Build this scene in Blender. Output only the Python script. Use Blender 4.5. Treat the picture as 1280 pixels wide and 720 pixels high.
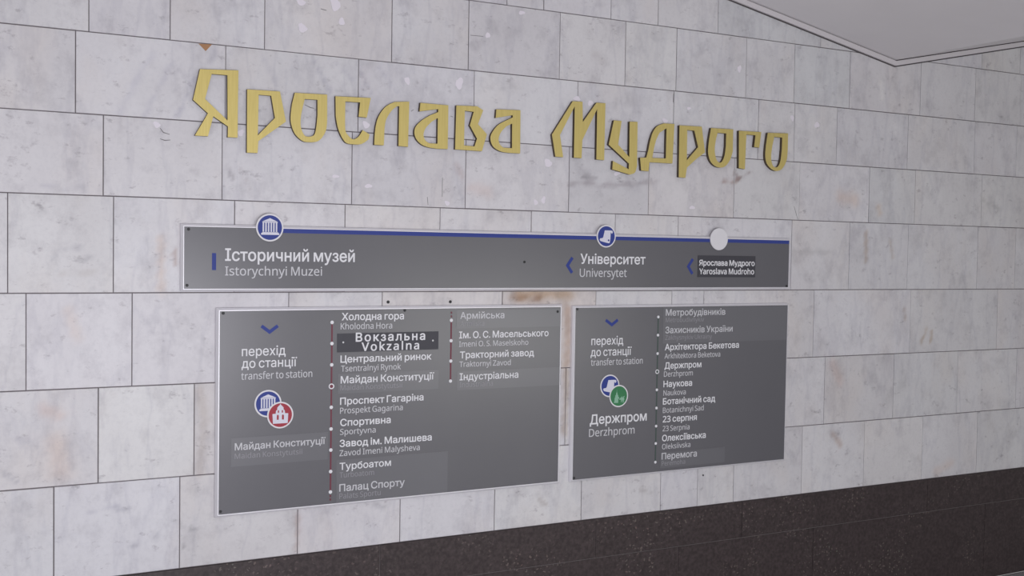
import bpy, bmesh, math, random
from mathutils import Vector, Matrix
from mathutils.geometry import interpolate_bezier, delaunay_2d_cdt

for o in list(bpy.data.objects):
    bpy.data.objects.remove(o)
SC = bpy.context.scene
COL = SC.collection

# ------------------------------------------------------------------ camera
D, H = 4.0, 1.75                      # distance to the wall, eye height (m)
F, YAW, PITCH, ROLL = 1370.17, 0.490342, -0.0350363, 0.015882
fw = Vector((math.sin(YAW) * math.cos(PITCH), math.cos(YAW) * math.cos(PITCH), math.sin(PITCH)))
rt = fw.cross(Vector((0, 0, 1))).normalized()
up = rt.cross(fw)
rt, up = (math.cos(ROLL) * rt + math.sin(ROLL) * up, -math.sin(ROLL) * rt + math.cos(ROLL) * up)
cam = bpy.data.cameras.new('camera')
cam.sensor_width = 36.0
cam.lens = F / 1280 * 36
cam.clip_start = 0.05
camo = bpy.data.objects.new('camera', cam)
COL.objects.link(camo)
m = Matrix((rt, up, -fw)).transposed().to_4x4()
m.translation = (0, -D, H)
camo.matrix_world = m
SC.camera = camo

# ------------------------------------------------------------------ light
SC.view_settings.view_transform = 'Standard'
SC.view_settings.look = 'None'
SC.view_settings.exposure = 0.10
SC.view_settings.gamma = 1.0
SC.view_settings.use_curve_mapping = False
wd = bpy.data.worlds.new('world')
SC.world = wd
wd.use_nodes = True
bg = wd.node_tree.nodes['Background']
bg.inputs[0].default_value = (0.99, 0.98, 0.985, 1)
bg.inputs[1].default_value = 0.32


def area_lamp(name, loc, target, sx, sy, power, color):
    l = bpy.data.lights.new(name, 'AREA')
    l.shape = 'RECTANGLE'
    l.size, l.size_y = sx, sy
    l.energy = power
    l.color = color
    o = bpy.data.objects.new(name, l)
    COL.objects.link(o)
    o.location = loc
    d = Vector(target) - Vector(loc)
    o.rotation_euler = d.to_track_quat('-Z', 'Y').to_euler()
    return o


area_lamp('rear_fill', (0.5, -4.9, 1.0), (0.8, 0, 0.7), 3.2, 1.1, 98, (0.978, 0.975, 1.035))  # added fill behind the viewer, not a lamp known to hang there
area_lamp('right_fill', (5.0, -6.0, 0.9), (4.5, 0, 1.2), 2.4, 0.8, 31, (1.0, 1.0, 0.95))  # added fill for the right part of the wall, source invented


# ------------------------------------------------------------------ geometry of the wall plane
def W(px, py, off=0.0):
    """point of the plane `off` metres in front of the wall, as (x, z)"""
    d = rt * ((px - 640) / F) - up * ((py - 360) / F) + fw
    s = (D - off) / d.y
    return (d.x * s, H + d.z * s)


# ------------------------------------------------------------------ materials
def mat(name, color, rough=0.5, metal=0.0, spec=0.5):
    mt = bpy.data.materials.new(name)
    mt.use_nodes = True
    b = mt.node_tree.nodes['Principled BSDF']
    b.inputs['Base Color'].default_value = (*color, 1)
    b.inputs['Roughness'].default_value = rough
    b.inputs['Metallic'].default_value = metal
    b.inputs['Specular IOR Level'].default_value = spec
    return mt


def nd(mt, kind, **kw):
    n = mt.node_tree.nodes.new(kind)
    for k, v in kw.items():
        if k in n.inputs.keys():
            n.inputs[k].default_value = v
        else:
            setattr(n, k, v)
    return n


def ln(mt, a, ao, b, bi):
    mt.node_tree.links.new(a.outputs[ao], b.inputs[bi])


def bsdf(mt):
    return mt.node_tree.nodes['Principled BSDF']


def speckle(mt, c0, c1, scale, stretch=(1, 1, 1), lo=0.35, hi=0.65, detail=4):
    tc = nd(mt, 'ShaderNodeTexCoord')
    mp = nd(mt, 'ShaderNodeMapping')
    mp.inputs['Scale'].default_value = stretch
    nz = nd(mt, 'ShaderNodeTexNoise')
    nz.inputs['Scale'].default_value = scale
    nz.inputs['Detail'].default_value = detail
    cr = nd(mt, 'ShaderNodeValToRGB')
    cr.color_ramp.elements[0].position = lo
    cr.color_ramp.elements[1].position = hi
    cr.color_ramp.elements[0].color = (*c0, 1)
    cr.color_ramp.elements[1].color = (*c1, 1)
    ln(mt, tc, 'Object', mp, 'Vector')
    ln(mt, mp, 'Vector', nz, 'Vector')
    ln(mt, nz, 'Fac', cr, 'Fac')
    ln(mt, cr, 'Color', bsdf(mt), 'Base Color')
    return cr


M = {}
M['white'] = mat('white_print', (0.82, 0.82, 0.85), 0.5)
M['white_light'] = mat('thin_white_print', (0.64, 0.64, 0.67), 0.5)
M['faded'] = mat('worn_print', (0.30, 0.297, 0.32), 0.5)
M['faded_light'] = mat('worn_grey_print', (0.245, 0.243, 0.262), 0.5)
M['sticker'] = mat('grey_sticker_film', (0.150, 0.150, 0.165), 0.28, spec=0.7)
M['plate'] = mat('dark_plate', (0.052, 0.051, 0.064), 0.5)
M['blue'] = mat('blue_print', (0.028, 0.050, 0.27), 0.6)
M['red_line'] = mat('dark_red_print', (0.16, 0.022, 0.045), 0.45)
M['green_line'] = mat('dark_green_print', (0.055, 0.085, 0.075), 0.45)
M['red'] = mat('red_print', (0.36, 0.012, 0.035), 0.45)
M['green'] = mat('green_print', (0.03, 0.20, 0.075), 0.45)
M['icon_white'] = mat('icon_white_print', (0.72, 0.72, 0.82), 0.5)
M['icon_pale_green'] = mat('icon_pale_green_print', (0.27, 0.50, 0.36), 0.5)
M['disc_white'] = mat('white_plastic', (0.78, 0.77, 0.80), 0.5)
M['frame'] = mat('silver_frame', (0.82, 0.81, 0.85), 0.35, 0.25)
M['screw'] = mat('black_screw', (0.02, 0.02, 0.022), 0.5)
M['steel'] = mat('steel_screw', (0.5, 0.5, 0.53), 0.35, 0.8)
M['plaster'] = mat('white_plaster', (0.80, 0.76, 0.82), 0.8)
M['chip'] = mat('rusty_mortar', (0.42, 0.23, 0.12), 0.9)
M['crack'] = mat('dark_crack', (0.20, 0.19, 0.20), 0.9)
M['mortar'] = mat('joint_mortar', (0.20, 0.18, 0.19), 0.9)
M['gap'] = mat('black_joint', (0.05, 0.04, 0.045), 0.9)
M['floor'] = mat('grey_granite_floor', (0.3, 0.29, 0.3), 0.35)
speckle(M['floor'], (0.30, 0.29, 0.30), (0.48, 0.47, 0.48), 140)
M['ceiling'] = mat('white_painted_plaster', (0.66, 0.63, 0.655), 0.7)
speckle(M['ceiling'], (0.78, 0.755, 0.77), (0.84, 0.815, 0.83), 1.6, lo=0.3, hi=0.7)
M['trim'] = mat('grey_painted_trim', (0.66, 0.63, 0.65), 0.6)
M['slit'] = mat('slit_shade', (0.09, 0.08, 0.085), 0.9)  # dark colour painted for the shade above and below the trim
M['plinth_filler'] = mat('plinth_filler', (0.21, 0.19, 0.19), 0.8)

M['face'] = mat('grey_sign_face', (0.15, 0.15, 0.162), 0.28, spec=0.7)
speckle(M['face'], (0.116, 0.115, 0.129), (0.127, 0.126, 0.140), 2.2, (1, 1, 0.35), 0.3, 0.7)

# brushed brass: fine vertical grain
g = M['gold'] = mat('brushed_brass', (0.62, 0.47, 0.15), 0.42, 0.45)
cr = speckle(g, (0.63, 0.51, 0.17), (0.70, 0.575, 0.21), 26, (7, 7, 0.35), 0.3, 0.7)
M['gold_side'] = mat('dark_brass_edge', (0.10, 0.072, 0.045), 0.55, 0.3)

# polished granite plinth
g = M['granite'] = mat('dark_red_granite', (0.05, 0.042, 0.043), 0.42, spec=0.4)
cr = speckle(g, (0.036, 0.026, 0.027), (0.068, 0.051, 0.052), 75, lo=0.36, hi=0.70, detail=8)
tc = nd(g, 'ShaderNodeTexCoord')
vo = nd(g, 'ShaderNodeTexVoronoi', feature='F1')
vo.inputs['Scale'].default_value = 62
wn = nd(g, 'ShaderNodeTexNoise')
wn.inputs['Scale'].default_value = 90
wv = nd(g, 'ShaderNodeVectorMath', operation='MULTIPLY_ADD')
wv.inputs[1].default_value = (0.022, 0.022, 0.022)
ln(g, tc, 'Object', wn, 'Vector')
ln(g, wn, 'Color', wv, 0)
ln(g, tc, 'Object', wv, 2)
ln(g, wv, 0, vo, 'Vector')
lt = nd(g, 'ShaderNodeMath', operation='LESS_THAN')
lt.inputs[1].default_value = 0.29
ln(g, vo, 'Distance', lt, 0)
sp = nd(g, 'ShaderNodeSeparateColor')
ln(g, vo, 'Color', sp, 'Color')
gt = nd(g, 'ShaderNodeMath', operation='GREATER_THAN')
gt.inputs[1].default_value = 0.45
ln(g, sp, 'Red', gt, 0)
nz = nd(g, 'ShaderNodeTexNoise')
nz.inputs['Scale'].default_value = 3.0
ln(g, tc, 'Object', nz, 'Vector')
mr = nd(g, 'ShaderNodeMapRange')
mr.inputs['From Min'].default_value = 0.45
mr.inputs['From Max'].default_value = 0.62
ln(g, nz, 'Fac', mr, 'Value')
mu = nd(g, 'ShaderNodeMath', operation='MULTIPLY')
ln(g, lt, 0, mu, 0)
ln(g, gt, 0, mu, 1)
mu2 = nd(g, 'ShaderNodeMath', operation='MULTIPLY')
ln(g, mu, 0, mu2, 0)
ln(g, mr, 0, mu2, 1)
fl = nd(g, 'ShaderNodeValToRGB')
fl.color_ramp.elements[0].color = (0.15, 0.105, 0.10, 1)
fl.color_ramp.elements[1].color = (0.14, 0.145, 0.125, 1)
ln(g, sp, 'Green', fl, 'Fac')
mx = nd(g, 'ShaderNodeMix', data_type='RGBA')
ln(g, mu2, 0, mx, 0)
ln(g, cr, 'Color', mx, 6)
ln(g, fl, 'Color', mx, 7)
ln(g, mx, 2, bsdf(g), 'Base Color')

# marble slabs: own tone and own grain direction per slab, stains where the wall has them, plus painted glints
g = M['marble'] = mat('pale_marble', (0.68, 0.66, 0.68), 0.42)
nt = g.node_tree
at = nd(g, 'ShaderNodeAttribute', attribute_name='slab')
st = nd(g, 'ShaderNodeAttribute', attribute_name='stain_glint')
tc = nd(g, 'ShaderNodeTexCoord')
shift = nd(g, 'ShaderNodeVectorMath', operation='MULTIPLY_ADD')
shift.inputs[1].default_value = (13.0, 17.0, 0)
ln(g, at, 'Color', shift, 0)
ln(g, tc, 'Object', shift, 2)
def noise(scale, detail, stretch, rough=0.6, rot=0.0):
    mp = nd(g, 'ShaderNodeMapping')
    mp.inputs['Scale'].default_value = stretch
    mp.inputs['Rotation'].default_value = (0, rot, 0)
    ln(g, shift, 0, mp, 'Vector')
    n = nd(g, 'ShaderNodeTexNoise')
    n.inputs['Scale'].default_value = scale
    n.inputs['Detail'].default_value = detail
    n.inputs['Roughness'].default_value = rough
    ln(g, mp, 'Vector', n, 'Vector')
    return n
def ramp(src, p0, c0, p1, c1):
    r = nd(g, 'ShaderNodeValToRGB')
    r.color_ramp.elements[0].position = p0
    r.color_ramp.elements[1].position = p1
    r.color_ramp.elements[0].color = (*c0, 1)
    r.color_ramp.elements[1].color = (*c1, 1)
    ln(g, src, 'Fac', r, 'Fac')
    return r
def mulmix(a, ao, b, bo):
    x = nd(g, 'ShaderNodeMix', data_type='RGBA', blend_type='MULTIPLY')
    x.inputs[0].default_value = 1.0
    ln(g, a, ao, x, 6)
    ln(g, b, bo, x, 7)
    return x
cloud = ramp(noise(3.2, 5, (1, 1, 0.8)), 0.32, (0.64, 0.63, 0.65), 0.66, (0.715, 0.71, 0.73))
blot = ramp(noise(10, 6, (1, 1, 0.9), 0.68), 0.32, (0.85, 0.845, 0.855), 0.50, (1, 1, 1))
warm = ramp(noise(2.3, 4, (1.3, 1, 0.7)), 0.50, (1, 1, 1), 0.78, (1.0, 0.965, 0.925))
fine = ramp(noise(70, 3, (1, 1, 1)), 0.28, (0.945, 0.945, 0.95), 0.55, (1, 1, 1))
spots = ramp(noise(24, 5, (0.8, 1, 1.3), 0.7, 0.5), 0.25, (0.62, 0.60, 0.62), 0.40, (1, 1, 1))
# thin diagonal veins
vn = noise(2.6, 5, (2.2, 1, 0.55), 0.55, 0.55)
va = nd(g, 'ShaderNodeMath', operation='SUBTRACT')
va.inputs[1].default_value = 0.5
ln(g, vn, 'Fac', va, 0)
vb = nd(g, 'ShaderNodeMath', operation='ABSOLUTE')
ln(g, va, 0, vb, 0)
vr = nd(g, 'ShaderNodeValToRGB')
vr.color_ramp.elements[0].position = 0.0
vr.color_ramp.elements[1].position = 0.035
vr.color_ramp.elements[0].color = (0.92, 0.92, 0.935, 1)
vr.color_ramp.elements[1].color = (1, 1, 1, 1)
ln(g, vb, 0, vr, 'Fac')
x = mulmix(cloud, 'Color', blot, 'Color')
x = mulmix(x, 2, warm, 'Color')
x = mulmix(x, 2, fine, 'Color')
x = mulmix(x, 2, spots, 'Color')
x = mulmix(x, 2, vr, 'Color')
tone = nd(g, 'ShaderNodeAttribute', attribute_name='tone')
x = mulmix(x, 2, tone, 'Color')
x = mulmix(x, 2, st, 'Color')
ln(g, x, 2, bsdf(g), 'Base Color')


# ------------------------------------------------------------------ object helpers
def link(name, me, parent=None, origin=(0, 0, 0)):
    if isinstance(me, bmesh.types.BMesh):
        bm = me
        me = bpy.data.meshes.new(name)
        bm.to_mesh(me)
        bm.free()
    me.name = name
    me.transform(Matrix.Translation(-Vector(origin)))
    o = bpy.data.objects.new(name, me)
    COL.objects.link(o)
    if parent:
        o.parent = parent
    else:
        o.location = origin
    return o


def thing(name, label, cat, loc, group=None):
    o = bpy.data.objects.new(name, None)
    o.empty_display_size = 0.1
    COL.objects.link(o)
    o.location = loc
    o['label'] = label
    o['category'] = cat
    if group:
        o['group'] = group
    return o


def shape(name, loops, front, thick, mats, parent=None, origin=(0, 0, 0), bevel=0.0):
    """solid plate from closed loops of wall (x, z) points; front face `front` metres off the wall"""
    cu = bpy.data.curves.new(name, 'CURVE')
    cu.dimensions = '2D'
    cu.fill_mode = 'BOTH'
    cu.extrude = max(thick / 2 - bevel, 1e-5)
    cu.bevel_depth = bevel
    cu.bevel_resolution = 1
    cu.offset = -bevel
    for lp in loops:
        sp = cu.splines.new('POLY')
        sp.points.add(len(lp) - 1)
        for p, q in zip(sp.points, lp):
            p.co = (q[0], q[1], 0, 1)
        sp.use_cyclic_u = True
    return curve_mesh(name, cu, front, thick, mats, parent, origin)


def curve_mesh(name, cu, front, thick, mats, parent, origin, pre=None):
    tmp = bpy.data.objects.new('tmp', cu)
    COL.objects.link(tmp)
    dg = bpy.context.evaluated_depsgraph_get()
    me = bpy.data.meshes.new_from_object(tmp.evaluated_get(dg))
    bpy.data.objects.remove(tmp)
    bpy.data.curves.remove(cu)
    if pre:
        me.transform(pre)
    # curve XY -> wall XZ, curve +Z -> towards the viewer
    R = Matrix(((1, 0, 0, 0), (0, 0, -1, -(front - thick / 2)), (0, 1, 0, 0), (0, 0, 0, 1)))
    me.transform(R)
    me.materials.clear()
    if not isinstance(mats, (list, tuple)):
        mats = [mats]
    for k in mats:
        me.materials.append(M[k])
    if len(mats) > 1:
        for p in me.polygons:
            p.material_index = 0 if p.normal.y < -0.5 else 1
    else:
        for p in me.polygons:
            p.material_index = 0
    return link(name, me, parent, origin)


def smooth_loop(pts, close=True):
    """points flagged with a third value are joined by a Catmull-Rom curve"""
    out = []
    n = len(pts)
    for i in range(n):
        a, b, c, d = pts[i - 1], pts[i], pts[(i + 1) % n], pts[(i + 2) % n]
        out.append((b[0], b[1]))
        if len(b) > 2 and len(c) > 2:
            p0 = a if len(a) > 2 else b
            p3 = d if len(d) > 2 else c
            for k in range(1, 5):
                t = k / 5
                q = []
                for j in (0, 1):
                    q.append(0.5 * (2 * b[j] + (c[j] - p0[j]) * t + (2 * p0[j] - 5 * b[j] + 4 * c[j] - p3[j]) * t * t
                                    + (3 * b[j] - p0[j] - 3 * c[j] + p3[j]) * t ** 3))
                out.append(tuple(q))
    return out


def pl(px, off=0.0):
    return [W(p[0], p[1], off) for p in px]


def circle(cx, cz, r, n=40, sx=1.0):
    return [(cx + sx * r * math.cos(2 * math.pi * k / n), cz + r * math.sin(2 * math.pi * k / n)) for k in range(n)]


def rect(x0, z0, x1, z1):
    return [(x0, z0), (x1, z0), (x1, z1), (x0, z1)]


def box(bm, x0, x1, y0, y1, z0, z1, mi=0):
    v = [bm.verts.new(p) for p in ((x0, y0, z0), (x1, y0, z0), (x1, y1, z0), (x0, y1, z0),
                                   (x0, y0, z1), (x1, y0, z1), (x1, y1, z1), (x0, y1, z1))]
    for f in ((0, 3, 2, 1), (4, 5, 6, 7), (0, 1, 5, 4), (1, 2, 6, 5), (2, 3, 7, 6), (3, 0, 4, 7)):
        q = bm.faces.new([v[i] for i in f])
        q.material_index = mi


def mesh_of(cu):
    tmp = bpy.data.objects.new('tmp', cu)
    COL.objects.link(tmp)
    me = bpy.data.meshes.new_from_object(tmp.evaluated_get(bpy.context.evaluated_depsgraph_get()))
    bpy.data.objects.remove(tmp)
    bpy.data.curves.remove(cu)
    return me


def outlines(body, spacing=1.0):
    """contours of a line of lettering as closed point loops"""
    cu = bpy.data.curves.new('lettering', 'FONT')
    cu.body = body
    cu.size = 1.0
    cu.space_character = spacing
    cu.space_word = 0.7
    tmp = bpy.data.objects.new('tmp', cu)
    COL.objects.link(tmp)
    dg = bpy.context.evaluated_depsgraph_get()
    ev = tmp.evaluated_get(dg)
    cv = ev.to_curve(dg)
    out = []
    for sp in cv.splines:
        lp = []
        if sp.type == 'BEZIER':
            bp = sp.bezier_points
            for i in range(len(bp)):
                p, q = bp[i], bp[(i + 1) % len(bp)]
                straight = (p.handle_right - p.co).length < 1e-4 and (q.handle_left - q.co).length < 1e-4
                n = (p.handle_right - p.co).normalized().cross((q.co - p.co).normalized()).length
                m_ = (q.handle_left - q.co).normalized().cross((q.co - p.co).normalized()).length
                if straight or (n < 0.02 and m_ < 0.02):
                    lp.append((p.co.x, p.co.y))
                else:
                    for v in interpolate_bezier(p.co, p.handle_right, q.handle_left, q.co, 5)[:-1]:
                        lp.append((v.x, v.y))
        else:
            lp = [(p.co.x, p.co.y) for p in sp.points]
        clean = [lp[0]]
        for v in lp[1:]:
            if math.hypot(v[0] - clean[-1][0], v[1] - clean[-1][1]) > 1e-4:
                clean.append(v)
        if math.hypot(clean[0][0] - clean[-1][0], clean[0][1] - clean[-1][1]) < 1e-4:
            clean.pop()
        if len(clean) > 2:
            out.append(clean)
    ev.to_curve_clear()
    bpy.data.objects.remove(tmp)
    bpy.data.curves.remove(cu)
    return out


def area(lp):
    return 0.5 * sum(lp[i - 1][0] * lp[i][1] - lp[i][0] * lp[i - 1][1] for i in range(len(lp)))


def union(loops):
    """outline of the area that overlapping contours cover (non-zero winding)"""
    pts, edges = [], []
    for lp in loops:
        n0 = len(pts)
        pts += [Vector(p) for p in lp]
        edges += [(n0 + i, n0 + (i + 1) % len(lp)) for i in range(len(lp))]
    vs, _, tris, *_r = delaunay_2d_cdt(pts, edges, [], 0, 1e-5)
    keep = {}
    for t in tris:
        cx, cy = sum(vs[i].x for i in t) / 3, sum(vs[i].y for i in t) / 3
        wn = 0
        for a, b in edges:
            xa, ya = pts[a]
            xb, yb = pts[b]
            if (ya > cy) != (yb > cy) and cx < (xb - xa) * (cy - ya) / (yb - ya) + xa:
                wn += 1 if yb > ya else -1
        if wn:
            for i in range(3):
                e = (t[i], t[(i + 1) % 3])
                if (e[1], e[0]) in keep:
                    del keep[(e[1], e[0])]
                else:
                    keep[e] = 1
    nxt = {}
    for a, b in keep:
        nxt.setdefault(a, []).append(b)
    out = []
    while nxt:
        lp = [next(iter(nxt))]
        while lp:
            c = lp[-1]
            if c not in nxt:
                lp.pop()
                continue
            b = nxt[c].pop()
            if not nxt[c]:
                del nxt[c]
            if b in lp:                       # a loop has closed
                k = lp.index(b)
                out.append([(vs[i].x, vs[i].y) for i in lp[k:]])
                lp = lp[:k + 1]
            else:
                lp.append(b)
    return [q for q in out if len(q) > 2]


def measure(body):
    return max(p[1] for lp in outlines(body) for p in lp)


# plain sans-serif letter forms for the Latin lines
def sans(body):
    out = ''
    for ch in body:
        if 'A' <= ch <= 'Z':
            out += chr(0x1D5A0 + ord(ch) - 65)
        elif 'a' <= ch <= 'z':
            out += chr(0x1D5BA + ord(ch) - 97)
        elif '0' <= ch <= '9':
            out += chr(0x1D7E2 + ord(ch) - 48)
        else:
            out += ch
    return out


HEIGHTS = {'c': (measure('Н'), measure('н')), 'l': (measure(sans('H')), measure(sans('x')))}
print('font', HEIGHTS)


def text(name, body, lx, by, rx, hpx, front, matk, parent, origin, bold=0.0, spacing=1.0, xh=False, hm=None, dz=0.0):
    """a printed line: left pixel, baseline pixel, right pixel and letter height on the photo"""
    x0, z0 = W(lx, by, front)
    x1, _ = W(rx, by, front)
    zt = W(lx, by - hpx, front)[1]
    latin = all(ord(ch) < 0x250 for ch in body) and any(ch.isalpha() for ch in body)
    if latin:
        body = sans(body)
    body = body.translate(str.maketrans('0123456789', sans('0123456789')))
    sy = (zt - z0) / HEIGHTS['l' if latin else 'c'][1 if xh else 0]
    loops = outlines(body, spacing)
    xs = [p[0] for lp in loops for p in lp]
    a, b = min(xs) - bold, max(xs) + bold
    sx = (x1 - x0) / (b - a)
    T = 0.0004
    Tr = Matrix(((sx, 0, 0, x0 - a * sx), (0, sy, 0, z0), (0, 0, 1, 0), (0, 0, 0, 1)))
    # letters: loops whose extents overlap belong together
    loops.sort(key=lambda q: min(p[0] for p in q))
    glyphs, reach = [], -1e9
    for q in loops:
        if min(p[0] for p in q) > reach:
            glyphs.append([])
        glyphs[-1].append(q)
        reach = max(reach, max(p[0] for p in q))
    bm = bmesh.new()
    for gl in glyphs:
        cu = bpy.data.curves.new('stroke', 'CURVE')
        cu.dimensions = '2D'
        cu.fill_mode = 'BOTH'
        cu.extrude = 0.1
        cu.bevel_depth = bold             # thickens the strokes
        cu.bevel_resolution = 0
        for q in union(gl):
            sp = cu.splines.new('POLY')
            sp.points.add(len(q) - 1)
            for p, v in zip(sp.points, q):
                p.co = (v[0], v[1], 0, 1)
            sp.use_cyclic_u = True
        me = mesh_of(cu)
        bm.from_mesh(me)
        bpy.data.meshes.remove(me)
    bmesh.ops.remove_doubles(bm, verts=bm.verts, dist=1e-5)
    bm.transform(Tr)
    k = T / (0.2 + 2 * bold)
    for v in bm.verts:                    # (x, y, thickness) -> wall
        v.co = (v.co.x, -(front + T / 2) - v.co.z * k, v.co.y)
    o = link(name, bm, parent, origin)
    o.data.materials.append(M[matk])
    return o


# ------------------------------------------------------------------ the wall
JZ = [H + D * z for z in (0.2492, 0.1795, 0.1099, 0.0406, -0.043, -0.125, -0.2081, -0.2914)]
ROWS = [  # joints seen in each course, from pixel positions, (pixel x, pixel y) taken at the middle of the course
    (JZ[0], JZ[0] + 0.279, [(634, 2), (680, 3), (764, 10), (823, 16), (898, 20), (1026, 53)]),
    (JZ[1], JZ[0], [(111.3, 20), (212.8, 25), (331, 30), (490, 38), (586, 45), (700, 55), (782, 65), (846, 70), (933, 85), (993, 100), (1062.3, 110), (1150.5, 120), (1219, 130)]),
    (JZ[2], JZ[1], [(94.5, 90), (282, 100), (448, 118), (592.5, 130), (722, 140), (842, 155), (948, 160), (993, 165), (1046, 175), (1134.5, 190), (1218, 195)]),
    (JZ[3], JZ[2], [(129.2, 195), (277.8, 200), (440, 210), (582, 215), (711.3, 225), (811, 230), (917.6, 235), (999.5, 240), (1086.5, 245), (1144, 245), (1227, 250)]),
    (JZ[4], JZ[3], [(9.6, 305), (142, 305), (293, 305), (431, 290), (550, 290), (664, 290), (769, 290), (848, 290), (990, 300), (1062, 310), (1135, 320), (1222, 320)]),
    (JZ[5], JZ[4], [(165, 425), (361, 375), (478, 375), (628, 375), (745, 372), (840, 370), (880, 370), (1017, 400), (1138, 400), (1246.5, 398)]),
    (JZ[6], JZ[5], [(122.8, 545), (242.8, 540), (420, 530), (560, 520), (707, 505), (830, 500), (940, 495), (1031, 470), (1117, 480), (1197, 475), (1270.5, 473)]),
    (JZ[7], JZ[6], [(67.3, 660), (224.7, 655), (372, 660), (500, 650), (618, 640), (726.5, 628), (825.5, 616), (872, 600), (917, 600), (1002, 590), (1080, 570), (1153, 560), (1221, 560)]),
]
STAINS_GLINTS = [  # polyline, width (px), colour multiplier
    ([(190, 68), (168, 105), (150, 142)], 7, (.93, .93, .95)), ([(215, 78), (180, 146)], 5, (.93, .93, .95)),
    ([(242, 100), (222, 146)], 4, (.90, .90, .93)), ([(270, 62), (262, 78)], 5, (.9, .9, .92)),
    ([(330, 75), (345, 105)], 6, (.93, .93, .95)), ([(392, 76), (412, 115)], 5, (.87, .87, .9)),
    ([(420, 78), (440, 100)], 5, (.92, .92, .94)), ([(450, 88), (470, 128)], 5, (.88, .88, .91)),
    ([(475, 85), (500, 120)], 5, (.92, .92, .94)),
    ([(200, 300), (203, 362)], 10, (1, .93, .88)), ([(218, 310), (219, 330)], 3, (.84, .78, .76)),
    ([(2, 436), (8, 440)], 14, (1, .93, .85)), ([(85, 390), (95, 420)], 14, (1, .96, .93)),
    ([(70, 555), (75, 590)], 24, (1, .94, .90)), ([(55, 512), (75, 518)], 14, (1, .93, .9)),
    ([(650, 367), (712, 368)], 14, (.86, .76, .66)), ([(640, 372), (672, 374)], 9, (.80, .72, .66)),
    ([(709, 385), (709, 452)], 9, (.86, .78, .72)), ([(708, 462), (706, 540)], 8, (.84, .78, .72)),
    ([(371, 645), (371, 668), (370, 690)], 6, (.86, .80, .78)),
    ([(1052, 246), (1068, 250)], 16, (1, .93, .88)), ([(1098, 258), (1100, 266)], 8, (1, .92, .85)),
    ([(1083, 290), (1082, 328)], 5, (.88, .82, .77)), ([(1112, 300), (1116, 322)], 5, (.9, .86, .82)),
    ([(1130, 385), (1132, 400)], 5, (.84, .79, .76)), ([(1158, 412), (1152, 428)], 4, (.85, .79, .73)),
    ([(1165, 415), (1163, 428)], 3, (.88, .82, .76)), ([(1040, 542), (1050, 555)], 7, (.86, .80, .77)),
    ([(1170, 590), (1190, 578)], 10, (1, .95, .92)), ([(1040, 455), (1050, 475)], 12, (1, .94, .92)),
    ([(905, 226), (916, 228), (925, 221)], 4, (.80, .72, .70)), ([(918, 216), (922, 224), (936, 215)], 3, (.76, .72, .72)),
    ([(712, 231), (735, 228), (748, 232), (775, 231), (800, 229), (820, 227)], 5, (.84, .82, .83)),
    ([(728, 221), (745, 223)], 4, (.80, .79, .80)), ([(237, 215), (246, 216)], 4, (.82, .81, .82)),
    ([(165, 683), (183, 677), (197, 668)], 3, (.82, .82, .84)), ([(145, 636), (160, 636)], 4, (.86, .86, .88)),
    ([(112, 640), (128, 636), (150, 632)], 3, (.9, .9, .92)),
    ([(66, 323), (76, 313), (100, 308)], 4, (.87, .87, .89)), ([(100, 325), (115, 321)], 4, (.86, .86, .87)),
    ([(78, 342), (120, 340)], 7, (.94, .93, .92)), ([(5, 592), (22, 602)], 4, (.86, .86, .88)),
    ([(20, 548), (40, 552), (55, 570)], 4, (.91, .91, .93)), ([(40, 230), (80, 236), (105, 236)], 5, (.9, .9, .92)),
    ([(285, 210), (292, 225)], 3, (.82, .81, .82)), ([(300, 210), (312, 236)], 4, (.9, .88, .88)),
    ([(250, 488), (255, 520), (250, 590)], 10, (.92, .90, .88)),
    ([(238, 660), (248, 664)], 3, (.82, .82, .83)), ([(228, 674), (230, 684)], 4, (.78, .77, .78)),
    ([(1099, 98), (1103, 122)], 7, (1.10, 1.10, 1.08)), ([(1118, 158), (1130, 185)], 14, (1.08, 1.08, 1.07)),  # two soft glints on the polished stone, painted as lighter streaks
    ([(992, 314), (1040, 316)], 6, (.90, .90, .90)), ([(1228, 250), (1250, 262)], 4, (.9, .9, .9)),
    ([(745, 68), (755, 78)], 10, (.92, .91, .91)), ([(1130, 478), (1110, 500)], 14, (.95, .95, .95)),
    ([(572, 208), (578, 220)], 7, (.92, .88, .87)), ([(590, 235), (610, 240)], 14, (1, .95, .93)),
    ([(745, 335), (752, 340)], 6, (1, 1, 1)), ([(800, 612), (815, 616)], 4, (.86, .85, .85)),
    ([(675, 625), (684, 632)], 4, (.86, .84, .83)), ([(470, 632), (482, 634)], 4, (.85, .85, .86)),
]
TONE = {  # slabs that are plainly darker, lighter or warmer than their neighbours: (course, joint to the left)
    (3, 4): (.93, .925, .93), (2, 2): (.99, .985, 1.0), (0, 4): (.92, .93, .93), (0, 5): (.95, .95, .95), (1, 10): (1.0, .985, .985),
    (1, 9): (.93, .94, .94), (3, 8): (.95, .955, .955), (6, 8): (.95, .95, .95), (6, 7): (.95, .94, .94), (3, 5): (1.0, .98, .97),
    (7, 0): (1.0, 1.0, 1.02), (7, -1): (.97, .97, .98), (4, 1): (1.02, 1.02, 1.03), (4, 3): (1.02, 1.0, .98), (6, 1): (.93, .90, .88),
    (1, 4): (.96, .95, .955), (1, 0): (.98, .97, .98), (5, 3): (.98, .92, .87), (5, 2): (1.0, .97, .94), (7, 4): (1.02, 1.02, 1.01),
}
rnd = random.Random(11)
XMIN, XMAX = -2.6, 9.5
stain_glint_w = []
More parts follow.
